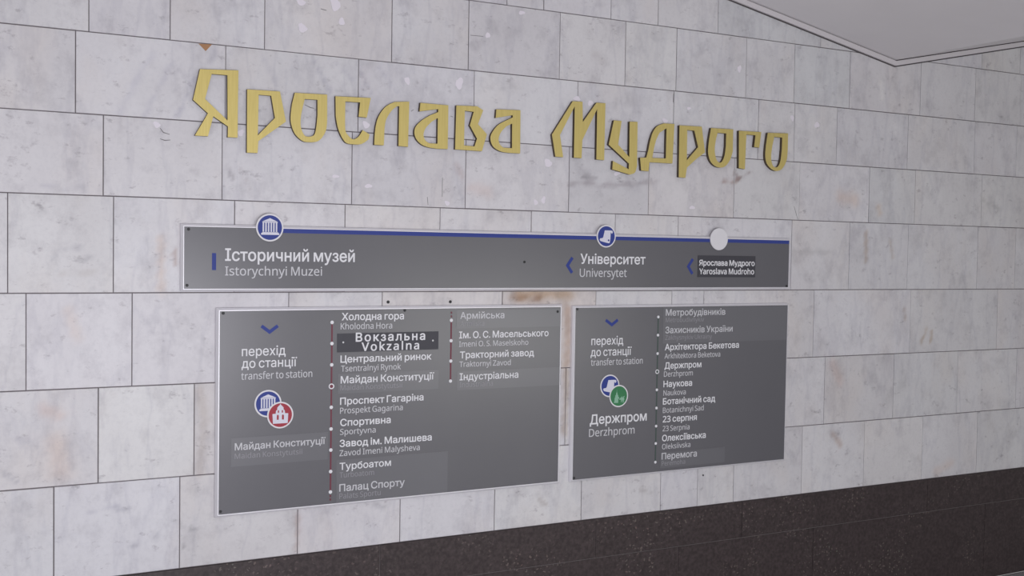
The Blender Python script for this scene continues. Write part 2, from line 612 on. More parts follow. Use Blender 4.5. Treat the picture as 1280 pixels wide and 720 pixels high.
for poly, wpx, colr in STAINS_GLINTS:
    q = [W(*p) for p in poly]
    wm = W(poly[0][0], poly[0][1] - wpx / 2)[1] - W(poly[0][0], poly[0][1])[1]
    bb = (min(p[0] for p in q) - 3 * wm, max(p[0] for p in q) + 3 * wm, min(p[1] for p in q) - 3 * wm, max(p[1] for p in q) + 3 * wm)
    stain_glint_w.append((q, wm, colr, bb))


def seg_dist(p, a, b):
    vx, vy = b[0] - a[0], b[1] - a[1]
    t = max(0, min(1, ((p[0] - a[0]) * vx + (p[1] - a[1]) * vy) / (vx * vx + vy * vy + 1e-12)))
    return math.hypot(p[0] - a[0] - t * vx, p[1] - a[1] - t * vy)


def stain_glint_at(x, z):
    c = [1.0, 1.0, 1.0]
    wob = 0.004 * math.sin(61 * x + 23 * z) + 0.003 * math.sin(140 * z - 77 * x)
    for q, wm, col, bb in stain_glint_w:
        if bb[0] < x < bb[1] and bb[2] < z < bb[3]:
            d = min(seg_dist((x, z), q[i], q[i + 1]) for i in range(len(q) - 1))
            k = math.exp(-((max(0, d + wob) / wm) ** 2) * 0.8)
            for j in range(3):
                c[j] *= 1 + 1.45 * (col[j] - 1) * k
    return c


bm = bmesh.new()
lay_s = bm.loops.layers.float_color.new('slab')
lay_t = bm.loops.layers.float_color.new('tone')
lay_c = bm.loops.layers.float_color.new('stain_glint')
GAP = 0.0019
for ri, (z0, z1, js) in enumerate(ROWS):
    xs = [W(*p)[0] for p in js]
    vis0 = len(xs)
    left, right = [], []
    x = xs[0]
    while x > XMIN:
        x -= rnd.uniform(0.32, 0.5)
        left.append(x)
    x = xs[-1]
    while x < XMAX:
        x += rnd.uniform(0.3, 0.45)
        right.append(x)
    n_left = len(left)
    allx = left[::-1] + xs + right
    for i in range(len(allx) - 1):
        a, b = allx[i] + GAP * rnd.uniform(.5, 1.1), allx[i + 1] - GAP * rnd.uniform(.5, 1.1)
        c, d = z0 + GAP * rnd.uniform(.7, 1.1), z1 - GAP * rnd.uniform(.7, 1.1)
        idx = i - n_left
        tn = TONE.get((ri, idx))
        k = rnd.uniform(0.965, 1.03)
        if tn is None:
            tn = (k, k * rnd.uniform(.988, 1.0), k * rnd.uniform(.98, 1.008))
        sl = (rnd.random(), rnd.random(), rnd.random(), 1)
        seen = -0.1 < a < 5.8 and c > 0.3
        step = 0.012 if seen else 0.2
        nx, nz = max(1, int((b - a) / step)), max(1, int((d - c) / step))
        yo = rnd.uniform(-0.0006, 0.0006)
        e = 0.001
        grid = []
        for iz in range(nz + 1):
            row = []
            for ix in range(nx + 1):
                row.append(bm.verts.new((a + e + (b - a - 2 * e) * ix / nx, yo, c + e + (d - c - 2 * e) * iz / nz)))
            grid.append(row)
        fs = []
        for iz in range(nz):
            for ix in range(nx):
                fs.append(bm.faces.new((grid[iz][ix], grid[iz][ix + 1], grid[iz + 1][ix + 1], grid[iz + 1][ix])))
        # arris and edges going back to the mortar
        ring_in = [grid[0][0], grid[0][-1], grid[-1][-1], grid[-1][0]]
        mid = [bm.verts.new((p[0], yo + e, p[1])) for p in ((a, c), (b, c), (b, d), (a, d))]
        back = [bm.verts.new((p[0], 0.02, p[1])) for p in ((a, c), (b, c), (b, d), (a, d))]
        for q in range(4):
            r_ = (q + 1) % 4
            edge = [grid[0], [w[-1] for w in grid], grid[-1][::-1], [w[0] for w in grid][::-1]][q]
            fs.append(bm.faces.new([mid[q], mid[r_]] + edge[::-1]))
            fs.append(bm.faces.new((back[q], back[r_], mid[r_], mid[q])))
        for f_ in fs:
            for lp in f_.loops:
                lp[lay_s] = sl
                lp[lay_t] = (*tn, 1)
                lp[lay_c] = (*(stain_glint_at(lp.vert.co.x, lp.vert.co.z) if seen else (1, 1, 1)), 1)
n_slab_faces = len(bm.faces)
ztop = ROWS[0][1]
box(bm, XMIN - .5, XMAX, 0.005, 0.2, 0.0, ztop + 0.6, 1)
wall = link('wall_back', bm)
wall['kind'] = 'structure'
wall.data.materials.append(M['marble'])
wall.data.materials.append(M['mortar'])

# dark granite plinth, its courses and blocks
bm = bmesh.new()
zp, zq = JZ[7], H + D * -0.3344
pj = [W(743.6, 670)[0]]
pj = [pj[0] - 1.0 * k for k in range(4, 0, -1)] + pj + [W(926, 650)[0], W(1158, 620)[0], W(1158, 620)[0] + 0.9, W(1158, 620)[0] + 1.8, W(1158, 620)[0] + 2.7, W(1158, 620)[0] + 3.6]
pj2 = [p + 0.45 for p in pj]
for z0, z1, jj in ((zq, zp, pj), (0.0, zq, pj2)):
    for a, b in zip(jj[:-1], jj[1:]):
        box(bm, a + .0012, b - .0012, -0.006, 0.02, z0 + .0012, z1 - .0012)
plinth = link('baseboard_back', bm)
plinth['kind'] = 'structure'
plinth.data.materials.append(M['granite'])
bm = bmesh.new()
box(bm, pj[0], pj[-1], -0.003, 0.02, 0.0, zp - 0.002)
pm = link('plinth_joint', bm, plinth)
pm.data.materials.append(M['plinth_filler'])

# floor of granite flags
bm = bmesh.new()
box(bm, XMIN - .5, XMAX, -7.0, 0.0, -0.12, -0.004, 1)
for i in range(21):
    for j in range(12):
        box(bm, -3.0 + i * .6 + .0015, -2.4 + i * .6 - .0015, -0.014 - (j + 1) * .58 + .0015, -0.014 - j * .58 - .0015, -0.05, 0.0)
fl = link('floor', bm)
fl['kind'] = 'structure'
fl.data.materials.append(M['floor'])
fl.data.materials.append(M['gap'])

# ------------------------------------------------------------------ folded ceiling meeting the wall in a V
xv, zv = W(1118, 84)
SL, SR = 0.193, 0.203
HALF = 2.7
prof = []
for k in range(-3, 4):
    x = xv + k * HALF
    if k % 2 == 0:
        prof.append((x, zv))
    else:
        prof.append((x, zv + (SL if k < 0 else SR) * HALF))
prof = [p for p in prof if XMIN - 2 < p[0] < XMAX + 2]
TH = 0.030                              # height of the trim strip under the ceiling


def strip(bm, z_lo, z_hi, y0, y1):
    """band following the fold line, from z_lo to z_hi above it, between depths y0 (wall side) and y1"""
    rows = []
    for (x, z) in prof:
        rows.append([bm.verts.new((x, y, z + h)) for y, h in ((y0, z_lo), (y1, z_lo), (y1, z_hi), (y0, z_hi))])
    for a, b in zip(rows[:-1], rows[1:]):
        for q in range(4):
            r_ = (q + 1) % 4
            bm.faces.new((a[q], b[q], b[r_], a[r_]))
    bm.faces.new(rows[0][::-1])
    bm.faces.new(rows[-1])


bm = bmesh.new()
strip(bm, TH + 0.005, TH + 0.30, 0.0, -5.6)
bmesh.ops.recalc_face_normals(bm, faces=bm.faces)
ce = link('ceiling', bm)
ce['kind'] = 'structure'
ce.data.materials.append(M['ceiling'])
bm = bmesh.new()
strip(bm, 0.006, TH, 0.0, -0.012)
bmesh.ops.recalc_face_normals(bm, faces=bm.faces)
tr = link('trim_1', bm)
tr['kind'] = 'structure'
tr.data.materials.append(M['trim'])
bm = bmesh.new()
strip(bm, 0.0, TH + 0.005, 0.0, -0.002)  # dark band behind the trim, standing in for shade in its gaps
bmesh.ops.recalc_face_normals(bm, faces=bm.faces)
sg = link('shadow_gap', bm, tr)
sg.data.materials.append(M['slit'])

# ------------------------------------------------------------------ patches, chips and cracks of the wall
PATCHES = [(376, 2.5, 6, 4), (419, 5, 6.5, 8), (427, 27, 4, 4), (378, 35, 6, 5), (609.5, 44, 2.5, 4), (509, 101, 3, 5), (574, 104.5, 5, 7),
           (196, 156, 4.5, 3.5), (457.5, 156, 4.5, 4), (301, 166, 4, 4), (419, 220.5, 4, 2.2), (460.5, 232.5, 4, 2.8), (558.7, 254, 3, 3),
           (685, 203.7, 5, 4.5), (669.5, 253, 3, 3), (679, 250, 3, 4), (771, 217, 3.5, 2.5), (738, 129, 3, 3.5), (831, 151, 3.5, 3),
           (861, 135.5, 2.5, 2), (924, 86, 2.5, 4), (865, 259.5, 3, 2.5), (990, 147.5, 1.8, 4), (1021, 156, 2.5, 4), (652, 16, 3.5, 2.5), (721, 123.5, 4, 3.5)]
for px, py, rx, ry in PATCHES:
    x, z = W(px, py)
    a = abs(W(px + rx, py)[0] - x)
    b = abs(W(px, py - ry)[1] - z)
    lp = []
    ph = rnd.uniform(0, 6)
    for k in range(18):
        t = 2 * math.pi * k / 18
        r_ = 1 + 0.16 * math.sin(2 * t + ph) + 0.13 * math.sin(3 * t + 2 * ph) + rnd.uniform(-.08, .08)
        lp.append((x + a * r_ * math.cos(t), z + b * r_ * math.sin(t)))
    o = shape('plaster_patch', [lp], 0.0016, 0.0026, 'plaster', wall)
    o['label'] = 'white plaster patch'
o = shape('broken_corner', [pl([(248, 54.5), (265, 55.5), (257, 64)])], 0.001, 0.002, 'chip', wall)
o['label'] = 'rusty orange chip at a slab edge'
CRACKS = [[(200, 160), (204, 165.5), (212, 168)], [(200, 173.5), (206, 175.5), (213, 175)], [(381, 131), (388, 134.5), (392.5, 135.5)],
          [(514, 139), (517, 137)], [(563, 145), (566, 146.3)], [(553, 222), (552.7, 246)], [(588, 44), (604, 45.5)], [(401, 11), (408, 13)],
          [(534, 246), (535, 256)], [(842, 117), (841.5, 128)], [(992.5, 258), (997, 274)]]
for c in CRACKS:
    q = [W(*p) for p in c]
    n = len(q)
    up_, dn = [], []
    for i, p in enumerate(q):
        a, b = q[max(i - 1, 0)], q[min(i + 1, n - 1)]
        l = math.hypot(b[0] - a[0], b[1] - a[1])
        nx_, nz_ = -(b[1] - a[1]) / l, (b[0] - a[0]) / l
        w_ = 0.0016 if 0 < i < n - 1 else 0.0009
        up_.append((p[0] + nx_ * w_, p[1] + nz_ * w_))
        dn.append((p[0] - nx_ * w_, p[1] - nz_ * w_))
    shape('crack', [up_ + dn[::-1]], 0.0010, 0.0016, 'crack', wall)

# ------------------------------------------------------------------ gold letters
def crop(x0, y0, s):
    return lambda pts: [(x0 + p[0] / s, y0 + p[1] / s, *p[2:]) for p in pts]


A, B, Cc, Dd, E, Fc, G, Hh = (crop(235, 80, 6), crop(355, 105, 8), crop(460, 115, 9), crop(560, 120, 9), crop(680, 115, 8),
                              crop(755, 140, 8.47), crop(840, 145, 9), crop(915, 150, 10.29))
O_ = 1
LETTERS = [
    ('large gold capital letter Я, leftmost of the letters on the marble', A,
     [[(90, 38), (378, 48), (372, 552), (298, 548), (300, 468), (190, 392), (150, 542), (52, 536), (150, 370), (38, 268)],
      [(178, 74), (296, 84), (297, 424), (128, 262)]]),
    ('gold letter р standing right after the capital Я', A,
     [[(444, 190), (690, 206), (735, 432), (528, 578), (522, 668), (442, 664)], [(530, 230), (624, 238), (652, 405), (524, 535)]]),
    ('gold letter о between the р and the с of the left word', B,
     [[(108, 88), (432, 106), (432, 250, 1), (427, 430, 1), (392, 520, 1), (335, 573, 1), (250, 581, 1), (185, 568, 1), (115, 505, 1), (77, 420, 1), (66, 330, 1), (80, 200, 1)],
      [(208, 150), (335, 158), (335, 310, 1), (320, 450, 1), (295, 515, 1), (225, 525, 1), (190, 490, 1), (167, 420, 1), (170, 320, 1), (190, 220, 1)]]),
    ('gold letter с with a hooked upper end, fourth of the left word', B,
     [[(515, 122), (868, 140), (828, 336), (746, 326), (762, 184), (614, 174), (611, 320, 1), (614, 460, 1), (640, 512, 1), (690, 553, 1), (745, 527, 1), (788, 460, 1),
       (856, 505), (845, 555, 1), (775, 600, 1), (695, 603, 1), (622, 588, 1), (575, 525, 1), (537, 430, 1), (518, 320, 1)]]),
    ('gold letter л with a curved left leg, in the left word', Cc,
     [[(70, 594), (74, 500, 1), (88, 380, 1), (122, 270, 1), (200, 165, 1), (300, 112, 1), (465, 108), (450, 617), (343, 606), (352, 160),
       (325, 160, 1), (262, 215, 1), (205, 310, 1), (187, 400, 1), (178, 600)]]),
    ('gold letter а between the л and the в of the left word', Cc,
     [[(590, 122), (905, 150), (897, 642), (780, 638, 1), (680, 622, 1), (600, 588, 1), (545, 530, 1), (522, 460, 1), (538, 390, 1), (605, 320, 1), (700, 262, 1), (790, 226), (790, 192), (580, 217)],
      [(786, 292), (782, 582), (690, 577, 1), (645, 545, 1), (625, 480, 1), (650, 405, 1), (715, 335, 1)]]),
    ('gold letter в with a zigzag right edge, next to last of the left word', Dd,
     [[(95, 106), (330, 116), (397, 161), (337, 316), (438, 430), (382, 621), (80, 600)], [(190, 165), (290, 178), (246, 330), (327, 480), (298, 567), (180, 556)]]),
    ('gold letter а ending the left word, beside the wide gap', Dd,
     [[(545, 150), (816, 160), (812, 646), (690, 640, 1), (590, 622, 1), (510, 570, 1), (478, 490, 1), (492, 420, 1), (560, 330, 1), (655, 275, 1), (730, 240), (728, 216), (537, 246)],
      [(722, 310), (720, 588), (620, 580, 1), (582, 540, 1), (570, 480, 1), (598, 405, 1), (658, 340, 1)]]),
    ('large gold capital letter М starting the right word', E,
     [[(288, 92), (386, 97), (389, 300), (525, 107), (615, 112), (602, 682), (524, 674), (532, 170), (384, 480), (376, 662), (299, 656), (308, 142), (160, 430), (192, 652), (114, 646), (80, 425)]]),
    ('gold letter у with a hooked tail hanging below its neighbours', Fc,
     [[(105, 88), (187, 95), (150, 345), (268, 478), (272, 102), (356, 105), (350, 570, 1), (328, 640, 1), (275, 663, 1), (88, 607), (94, 518), (262, 606), (264, 545), (50, 345)]]),
    ('gold letter д with a small foot at its lower left', Fc,
     [[(382, 484), (448, 482), (470, 400, 1), (490, 300, 1), (520, 210, 1), (565, 150, 1), (635, 120, 1), (746, 126), (725, 545), (482, 531), (472, 627), (394, 620)],
      [(662, 172), (655, 492), (512, 486), (530, 380, 1), (555, 290, 1), (590, 218, 1)]]),
    ('gold letter р after the д in the right word', G,
     [[(85, 105), (336, 120), (372, 410), (290, 470), (168, 580), (152, 695), (76, 688)], [(172, 157), (252, 165), (294, 350), (167, 498)]]),
    ('gold letter о between the р and the г of the right word', G,
     [[(440, 135), (690, 150), (684, 400, 1), (655, 490, 1), (605, 560, 1), (545, 581, 1), (480, 560, 1), (428, 500, 1), (406, 400, 1), (418, 260, 1)],
      [(515, 188), (610, 196), (606, 340, 1), (590, 450, 1), (555, 520, 1), (512, 510, 1), (487, 440, 1), (482, 350, 1), (498, 250, 1)]]),
    ('gold letter г, next to last of the right word', Hh,
     [[(90, 138), (378, 155), (352, 356), (285, 346), (302, 196), (186, 186), (166, 632), (88, 618)]]),
    ('gold letter о at the far right end of the letters', Hh,
     [[(460, 165), (722, 172), (717, 400, 1), (702, 520, 1), (650, 622, 1), (580, 656, 1), (510, 632, 1), (448, 560, 1), (428, 460, 1), (436, 330, 1)],
      [(545, 216), (646, 226), (641, 380, 1), (624, 520, 1), (590, 600, 1), (540, 602, 1), (510, 540, 1), (504, 450, 1), (520, 330, 1)]]),
]
LF, LT = 0.016, 0.0145
for lab, cf, loops in LETTERS:
    lw = [[W(p[0], p[1], LF) for p in smooth_loop(cf(lp))] for lp in loops]
    ox = min(p[0] for p in lw[0])
    oz = min(p[1] for p in lw[0])
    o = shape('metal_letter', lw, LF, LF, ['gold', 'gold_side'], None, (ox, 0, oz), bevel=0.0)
    o['label'] = lab
    o['category'] = 'letter'
    o['group'] = 'gold letters fixed to the marble wall'

# ------------------------------------------------------------------ signs
PF = 0.020                # front of the sign face


def sign(label, tl, br, fr, group=None, name='metal_sign', lw=0.011):
    x0, z1 = W(tl[0], tl[1], PF)
    x1, z0 = W(br[0], br[1], PF)
    root = thing(name, label, 'sign', (x0, 0, z0), group)
    og = (x0, 0, z0)
    # frame: rectangular ring with a chamfered outer arris
    bm = bmesh.new()
    w, c = fr, 0.0078
    prof_ = [(0, 0.0), (0, PF - c), (c, PF + 0.002), (w, PF + 0.002), (w, 0.002)]

    def ring(i, off):
        return [(x0 + i, -off, z0 + i), (x1 - i, -off, z0 + i), (x1 - i, -off, z1 - i), (x0 + i, -off, z1 - i)]
    rings = [[bm.verts.new(p) for p in ring(i, off)] for i, off in prof_]
    for a, b in zip(rings, rings[1:] + rings[:1]):
        for k in range(4):
            bm.faces.new((a[k], a[(k + 1) % 4], b[(k + 1) % 4], b[k]))
    bmesh.ops.recalc_face_normals(bm, faces=bm.faces)
    o = link('frame', bm, root, og)
    o.data.materials.append(M['frame'])
    o['label'] = 'silver metal frame'
    bm = bmesh.new()
    box(bm, x0 + w, x1 - w, -PF, -0.002, z0 + w, z1 - w)
    o = link('sign_face', bm, root, og)
    o.data.materials.append(M['face'])
    return root, og, (x0 + w, z0 + w, x1 - w, z1 - w)


def screw(px, py, root, og, front=PF, r=0.0055, mk='screw'):
    x, z = W(px, py, front)
    o = shape('screw', [circle(x, z, r, 14)], front + 0.002, 0.002, mk, root, og, bevel=0.0006)
    return o


def chevron(pts, wpx, root, og, label):
    """bent arrow from three pixel points, stroke width in metres"""
    p = [W(*q, PF) for q in pts]
    def off(s):
        d1 = Vector((p[1][0] - p[0][0], p[1][1] - p[0][1])).normalized()
        d2 = Vector((p[2][0] - p[1][0], p[2][1] - p[1][1])).normalized()
        n1, n2 = Vector((-d1.y, d1.x)), Vector((-d2.y, d2.x))
        nm = (n1 + n2).normalized()
        k = s / max(nm.dot(n1), .3)
        return [Vector(p[0]) + n1 * s, Vector(p[1]) + nm * k, Vector(p[2]) + n2 * s]
    a, b = off(wpx / 2), off(-wpx / 2)
    o = shape('arrow', [[tuple(v) for v in a + b[::-1]]], PF + .0006, .0006, 'blue', root, og)
    o['label'] = label
    return o


def museum(cx, cz, r, front, par, og):
    lp = [[(cx - .56 * r, cz + .44 * r), (cx + .56 * r, cz + .44 * r), (cx + .50 * r, cz + .46 * r), (cx, cz + .68 * r), (cx - .50 * r, cz + .46 * r)],
          rect(cx - .64 * r, cz - .52 * r, cx + .68 * r, cz - .39 * r), rect(cx - .56 * r, cz - .39 * r, cx + .60 * r, cz - .33 * r),
          rect(cx - .55 * r, cz + .35 * r, cx + .56 * r, cz + .42 * r)]
    for k in range(6):
        x = cx + (-.48 + .192 * k) * r
        lp.append(rect(x - .053 * r, cz - .31 * r, x + .053 * r, cz + .35 * r))
    return shape('pictogram', lp, front, .0005, 'icon_white', par, og)


def scroll(cx, cz, r, front, par, og):
    lp = [[(-.18, .52), (.42, .52), (.60, .50), (.68, .40), (.62, .26), (.52, .24), (.50, .32), (.44, .34), (.42, -.20), (.36, -.58), (.26, -.62),
           (-.05, -.56), (-.60, -.44), (-.70, -.32), (-.66, -.20), (-.42, -.17), (-.34, -.10), (-.26, .20)]]
    lp = [[(cx + a * r, cz + b * r) for a, b in lp[0]], circle(cx + .24 * r, cz - .36 * r, .09 * r, 12)]
    return shape('pictogram', lp, front, .0005, 'icon_white', par, og)


def church(cx, cz, r, front, par, og):
    out = [(-.56, -.62), (.56, -.62), (.60, .10), (.50, .12), (.36, .12), (.33, .34), (.24, .42), (.24, .56), (.10, .72), (.06, .74), (.0, .86), (-.06, .74),
           (-.10, .72), (-.24, .56), (-.24, .42), (-.33, .34), (-.36, .12), (-.50, .12), (-.60, .10)]
    lp = [[(cx + a * r, cz + b * r) for a, b in out]]
    for s in (-1, 1):
        lp.append([(cx + s * a * r, cz + b * r) for a, b in ((.12, -.34), (.27, -.34), (.27, -.02), (.195, .05), (.12, -.02))])
        lp.append([(cx + s * a * r, cz + b * r) for a, b in ((.10, .18), (.20, .18), (.20, .34), (.15, .38), (.10, .34))])
    return shape('pictogram', lp, front, .0005, 'icon_white', par, og)


def tower(cx, cz, r, front, par, og):
    t = [(-.52, -.60), (-.06, -.60), (-.06, -.22), (.12, -.24), (.20, -.14), (.30, -.12), (.34, -.02), (.42, -.18), (.52, -.04), (.62, -.02), (.54, -.18), (.60, -.30), (.54, -.42),
         (.50, -.62), (.42, -.62), (.42, -.44), (.34, -.40), (.30, -.58), (.24, -.58), (.24, -.34), (.06, -.34), (.02, -.10), (-.06, -.06), (-.06, .06), (-.12, .10), (-.17, .30),
         (-.20, .34), (-.22, .62), (-.24, .34), (-.27, .30), (-.32, .10), (-.38, .06), (-.38, -.10), (-.44, -.16), (-.46, -.40)]
    return shape('pictogram', [[(cx + a * r, cz + b * r) for a, b in t]], front, .0005, 'icon_pale_green', par, og)


def disc(px, py, hpx, root, og, base, thick, mk, pict, label, rim=True):
    x, z = W(px, py, base)
    r = (W(px, py - hpx / 2, base)[1] - W(px, py + hpx / 2, base)[1]) / 2
    b = shape('round_icon', [circle(x, z, r, 56)], base + thick, thick, 'disc_white', root, og, bevel=.0004)
    b['label'] = label
    if rim:
        f = shape('icon_field', [circle(x, z, r * 0.885, 56)], base + thick + .0004, .0004, mk, b, og)
        f['label'] = label.split(' ')[0] + ' field'
        pict(x, z, r, base + thick + .0009, b, og)
    return b


def quad(name, px, front, thick, mk, root, og, label=None):
    lp = pl(px, front)
    # edges on the wall run level and upright: square the four corners up
    xa, xb = (lp[0][0] + lp[3][0]) / 2, (lp[1][0] + lp[2][0]) / 2
    za, zb = (lp[2][1] + lp[3][1]) / 2, (lp[0][1] + lp[1][1]) / 2
    o = shape(name, [rect(xa, za, xb, zb)], front + thick, thick, mk, root, og)
    if label:
        o['label'] = label
    return o, (xa, za, xb, zb)


BOLD, LIGHT = 0.016, 0.004

# --- the long strip
P1, og, fc = sign('long grey sign strip with a blue line along its top edge, above the two boards', (226.5, 279.3), (987, 361.6), 0.010, name='line_sign')
x0, za = W(340, 283.2, PF)
zs = [W(354, 283.9, PF)[1], W(987, 299.6, PF)[1], W(640, 290, PF)[1]]
zb = [W(354, 291, PF)[1], W(987, 305, PF)[1]]
zt = fc[3] - 0.0005
o = shape('line_stripe', [rect(x0, sum(zb) / 2, fc[2], zt)], PF + .0006, .0006, 'blue', P1, og)
o['label'] = 'blue line stripe'
o = shape('end_bar', [rect(*W(264.9, 337.6, PF), *W(270.2, 316.4, PF))], PF + .0006, .0006, 'blue', P1, og)
o['label'] = 'blue upright bar'
chevron([(715.6, 322), (709.3, 331.8), (715.0, 341)], .0135, P1, og, 'blue arrow pointing left')
chevron([(866.0, 323.8), (860.3, 333.2), (865.4, 342.3)], .0135, P1, og, 'blue arrow pointing left')
disc(337, 284.5, 34.8, P1, og, PF + .001, .004, 'blue', museum, 'blue round icon with a columned building')
disc(757.3, 295.3, 28.2, P1, og, PF + .001, .004, 'blue', scroll, 'blue round icon with a paper scroll')
disc(898.3, 299, 27.4, P1, og, PF + .001, .004, 'blue', None, 'blank white round disc', rim=False)
text('station_lettering', 'Історичний музей', 281.3, 325.8, 443.5, 15.2, PF, 'white', P1, og, BOLD)
text('station_lettering', 'Istorychnyi Muzei', 281.3, 344.2, 402.5, 11.2, PF, 'white_light', P1, og, LIGHT)
text('station_lettering', 'Університет', 725.5, 329.6, 806.8, 12.4, PF, 'white', P1, og, BOLD)
text('station_lettering', 'Universytet', 724.6, 346, 783.3, 10.2, PF, 'white_light', P1, og, LIGHT)
pt, _ = quad('name_plate', [(872, 319.2), (943.8, 320.2), (943.8, 346.4), (872, 346.6)], PF, .002, 'plate', P1, og, 'small dark name plate')
text('station_lettering', 'Ярослава Мудрого', 873.8, 331.8, 943.2, 7.0, PF + .002, 'white', pt, og, .022)
text('station_lettering', 'Yaroslava Mudroho', 874, 342.6, 942.6, 7.0, PF + .002, 'white', pt, og, .022)
for p in ((235.7, 286.5), (233.7, 356.7), (983, 357.6), (655.5, 327.5)):
    screw(*p, P1, og)

BG = 'two transfer boards below the long sign strip'
# --- larger board, lower left
P2, og, fc = sign('larger grey board listing stations along two red lines', (270.8, 385.2), (699.8, 604.5), 0.011, BG, 'station_board')
chevron([(326.8, 407.5), (337, 415), (347.3, 407.2)], .0125, P2, og, 'blue arrow pointing down')
text('direction_lettering', 'перехід', 302.2, 445.2, 357, 8.8, PF, 'white', P2, og, .008, xh=True)
text('direction_lettering', 'до станції', 301.9, 460.2, 371.2, 8.6, PF, 'white', P2, og, .008, xh=True)
text('direction_lettering', 'transfer to station', 301.4, 474.8, 390.3, 6.8, PF, 'white_light', P2, og, LIGHT, xh=True)
disc(335, 504.5, 34.2, P2, og, PF, .001, 'blue', museum, 'blue round icon with a columned building')
disc(350.3, 518.8, 33.4, P2, og, PF + .0021, .001, 'red', church, 'red round icon with a church')


def sticker(px, root, og, lines, label='lighter grey name sticker'):
    s, _ = quad('name_sticker', px, PF, .0006, 'sticker', root, og, label)
    for b, lx, by, rx, hp, mk, bo in lines:
        text('station_lettering', b, lx, by, rx, hp, PF + .0006, mk, s, og, bo)
    return s


sticker([(288.9, 548.6), (409.8, 539.6), (409.8, 574.6), (288.9, 583.2)], P2, og,
        [('Майдан Конституції', 293.4, 563, 406.8, 8.7, 'white_light', .012), ('Maidan Konstytutsii', 293.4, 573.8, 377.7, 6.6, 'faded', 0)])
for b, lx, by, rx, hp, lat in [
    ('Холодна гора', 427.2, 400.3, 504.9, 9.0, 0), ('Kholodna Hora', 425.8, 411.8, 490.2, 7.8, 1),
    ('Центральний ринок', 425.5, 453.3, 539.2, 8.7, 0), ('Tsentralnyi Rynok', 426.2, 464.6, 501, 7.4, 1),
    ('Проспект Гагаріна', 425, 506, 529.3, 8.7, 0), ('Prospekt Gagarina', 425, 517.2, 503.3, 7.4, 1),
    ('Спортивна', 425.2, 532.7, 488.3, 8.7, 0), ('Sportyvna', 425, 543.6, 469.5, 7.2, 1),
    ('Завод ім. Малишева', 424.5, 558.8, 539.5, 8.7, 0), ('Zavod Imeni Malysheva', 424.3, 570.3, 524.5, 7.4, 1),
    ('Ім. О. С. Масельського', 573.8, 423, 685.6, 8.4, 0), ('Imeni O. S. Maselskoho', 573.8, 433.6, 660.3, 6.8, 1),
    ('Тракторний завод', 574.8, 448, 667.4, 8.4, 0), ('Traktornyi Zavod', 574.2, 458.8, 638.3, 6.8, 1)]:
    text('station_lettering', b, lx, by, rx, hp, PF, 'white_light' if lat else 'white', P2, og, LIGHT if lat else .017)
pt, _ = quad('name_plate', [(421.5, 416.6), (547.8, 414.6), (547.8, 437), (421.5, 440)], PF, .002, 'plate', P2, og, 'dark name plate held by two screws')
text('station_lettering', 'Вокзальна', 444.6, 426.9, 531.4, 10.8, PF + .002, 'white', pt, og, .022, 1.25)
text('station_lettering', 'Vokzalna', 451.9, 438.6, 523.9, 10.2, PF + .002, 'white', pt, og, .022, 1.25)
for p in ((428.9, 427.9), (541, 425.6)):
    screw(*p, pt, og, PF + .002, .0038, 'steel')
sticker([(422.5, 466.9), (548, 463.3), (548, 487.2), (422.5, 491)], P2, og,
        [('Майдан Конституції', 425.8, 479.4, 542.6, 9.0, 'white', .012), ('Maidan Konstytutsii', 425.5, 488, 502.5, 6.4, 'faded', 0)])
sticker([(420.6, 575.6), (559.4, 564.0), (559.4, 616.0), (420.6, 628.6)], P2, og,
        [('Турбоатом', 424.4, 587.5, 488.6, 8.7, 'white', .012), ('Turboatom', 424.4, 597.3, 467.5, 6.6, 'faded', 0),
         ('Палац Спорту', 424, 614.5, 505.7, 9.0, 'white_light', .012), ('Palats Sportu', 424.2, 623.8, 475.6, 6.8, 'faded', 0)])
sticker([(570.8, 388.4), (701.5, 385.6), (701.0, 408.3), (570.8, 410.3)], P2, og,
        [('Армійська', 575.2, 398.6, 630.4, 8.4, 'white_light', .012), ('Armiiska', 575.3, 407.8, 605.2, 6.4, 'faded', 0)])
sticker([(571.2, 464.8), (701.2, 458.8), (700.6, 481.2), (571.2, 487.8)], P2, og,
        [('Індустріальна', 574.4, 475.4, 647.8, 8.6, 'white', .012), ('Industrialna', 574.6, 484.2, 616, 6.4, 'faded', 0)])


def line_diagram(dots, root, og, mk, label, rings=(), r=0.0068, ticks=(), w=0.0062, tail=None):
    p = [W(*q, PF) for q in dots]
    xm = sum(q[0] for q in p) / len(p)
    zlo = p[-1][1] if tail is None else W(dots[-1][0], tail, PF)[1]
    o = shape('line_stripe', [rect(xm - w / 2, zlo, xm + w / 2, p[0][1])], PF + .0006, .0006, mk, root, og)
    o['label'] = label
    for i, q in enumerate(p):
        if i in rings:
            k = r * 1.6
            shape('station_ring', [circle(xm, q[1], k, 28), circle(xm, q[1], k * .62, 28)], PF + .0011, .0011, 'white', root, og)
            shape('ring_centre', [circle(xm, q[1], k * .62, 24)], PF + .0009, .0009, mk, root, og)
        else:
            shape('station_dot', [circle(xm, q[1], r, 22)], PF + .0011, .0011, 'white', root, og)
    for t in ticks:
        x, z = W(dots[0][0], t, PF)
        shape('line_tick', [rect(xm - w / 2, z - .004, xm + w / 2, z + .004)], PF + .0006, .0006, mk, root, og)


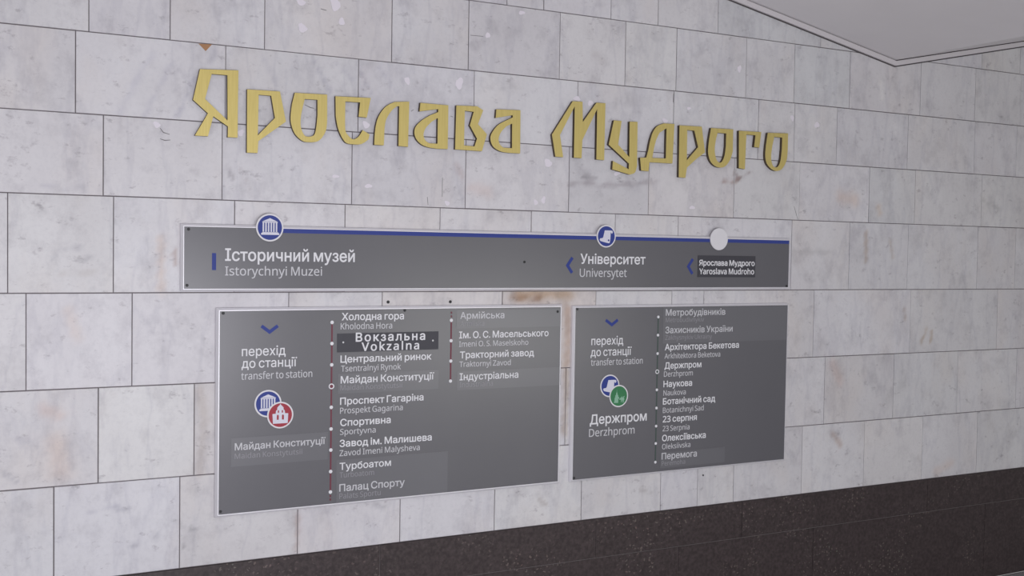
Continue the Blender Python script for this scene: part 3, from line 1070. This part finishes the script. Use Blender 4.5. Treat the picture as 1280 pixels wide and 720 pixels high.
line_diagram([(415, 403), (415, 429.4), (414.7, 456), (414.4, 482.9), (414, 509.1), (413.7, 536.2), (413.4, 562.5), (413.1, 589.4), (412.7, 615)],
             P2, og, 'red_line', 'dark red line stripe', rings=(3,), ticks=(619.8, 624.2))
line_diagram([(564.2, 400.4), (563.9, 425.9), (563.4, 451.3), (562.8, 476.3)], P2, og, 'red_line', 'dark red line stripe', ticks=(390.8, 395.4))
for p in ((279, 391.5), (275.6, 639.5), (505.9, 387.9), (697, 389.4)):
    screw(*p, P2, og)

# --- smaller board, lower right
P3, og, fc = sign('smaller grey board listing stations along one dark green line', (717, 382.2), (981.5, 576), 0.009, BG, 'station_board')
chevron([(757.2, 400.2), (764.8, 406), (772.2, 399.8)], .0125, P3, og, 'blue arrow pointing down')
text('direction_lettering', 'перехід', 739.1, 431.4, 779, 7.8, PF, 'white', P3, og, .008, xh=True)
text('direction_lettering', 'до станції', 738.2, 445.4, 789.4, 7.6, PF, 'white', P3, og, .008, xh=True)
text('direction_lettering', 'transfer to station', 738.6, 457.2, 803.2, 6.0, PF, 'white_light', P3, og, LIGHT, xh=True)
disc(762.2, 482.3, 28.2, P3, og, PF, .001, 'blue', scroll, 'blue round icon with a paper scroll')
disc(773.3, 495, 27.8, P3, og, PF + .0021, .001, 'green', tower, 'green round icon with a tower')
text('station_lettering', 'Держпром', 737.2, 530.6, 808.2, 12.0, PF, 'white', P3, og, BOLD)
text('station_lettering', 'Derzhprom', 736.2, 546.2, 793, 9.7, PF, 'white_light', P3, og, LIGHT)
sticker([(828.6, 384.4), (983.8, 381.8), (983.4, 425.3), (829.0, 428.9)], P3, og,
        [('Метробудівників', 832.3, 394.6, 906.6, 8.0, 'white_light', .01), ('Metrobudivnykiv', 832.2, 402.9, 880, 5.8, 'faded', 0),
         ('Захисників України', 831.7, 416.6, 915.6, 8.0, 'white_light', .01), ('Zakhysnykiv Ukrainy', 831.5, 425, 889.8, 5.8, 'faded', 0)])
for b, lx, by, rx, hp, lat in [
    ('Архітектора Бекетова', 831, 437.8, 923.5, 7.8, 0), ('Arkhitektora Beketova', 830.6, 448.5, 900.1, 6.6, 1),
    ('Держпром', 830.6, 461, 876.6, 7.8, 0), ('Derzhprom', 829.8, 471, 865.9, 6.6, 1),
    ('Наукова', 829.2, 484, 865, 7.8, 0), ('Naukova', 829.2, 494.6, 857.1, 6.6, 1),
    ('Ботанічний сад', 828.5, 505.8, 893.9, 7.8, 0), ('Botanichnyi Sad', 828.5, 516.3, 879.4, 6.6, 1),
    ('23 серпня', 828.3, 528, 870.9, 7.8, 0), ('23 Serpnia', 828.2, 539.2, 861.8, 6.6, 1),
    ('Олексіївська', 827.5, 551.7, 882, 7.8, 0), ('Oleksiivska', 827.5, 561.7, 862.8, 6.4, 1)]:
    text('station_lettering', b, lx, by, rx, hp, PF, 'white_light' if lat else 'white', P3, og, LIGHT if lat else .017)
sticker([(825.4, 566.2), (905.8, 559), (905.8, 577.6), (825.3, 585.2)], P3, og,
        [('Перемога', 827, 574.4, 870.9, 8.0, 'white_light', .012), ('Peremoha', 827, 582.4, 856.3, 5.8, 'faded', 0)])
line_diagram([(822.8, 396.2), (822.5, 418.9), (822.1, 441.9), (821.5, 464.6), (821.2, 487.3), (820.5, 510), (819.9, 532.6), (819.6, 554.3), (818.6, 577.7)],
             P3, og, 'green_line', 'dark green line stripe', rings=(3,), r=0.0062)
for p in ((721.6, 386.4), (717.5, 597.5)):
    screw(*p, P3, og)

# ------------------------------------------------------------------ old plugs left in the wall
for (px, py), lab in (((485, 377.5), 'black wall plug above the larger board, nearer its middle'),
                      ((562.7, 377.2), 'black wall plug above the red side line of the larger board'),
                      ((878.7, 594), 'tiny black wall plug under the smaller board')):
    x, z = W(px, py)
    o = shape('wall_plug', [circle(x, z, .0062 if px < 800 else .004, 14)], .003, .003, 'screw', None, (x, 0, z), bevel=.0008)
    o['label'] = lab
    o['category'] = 'wall plug'
    o['group'] = 'old plugs in the marble'
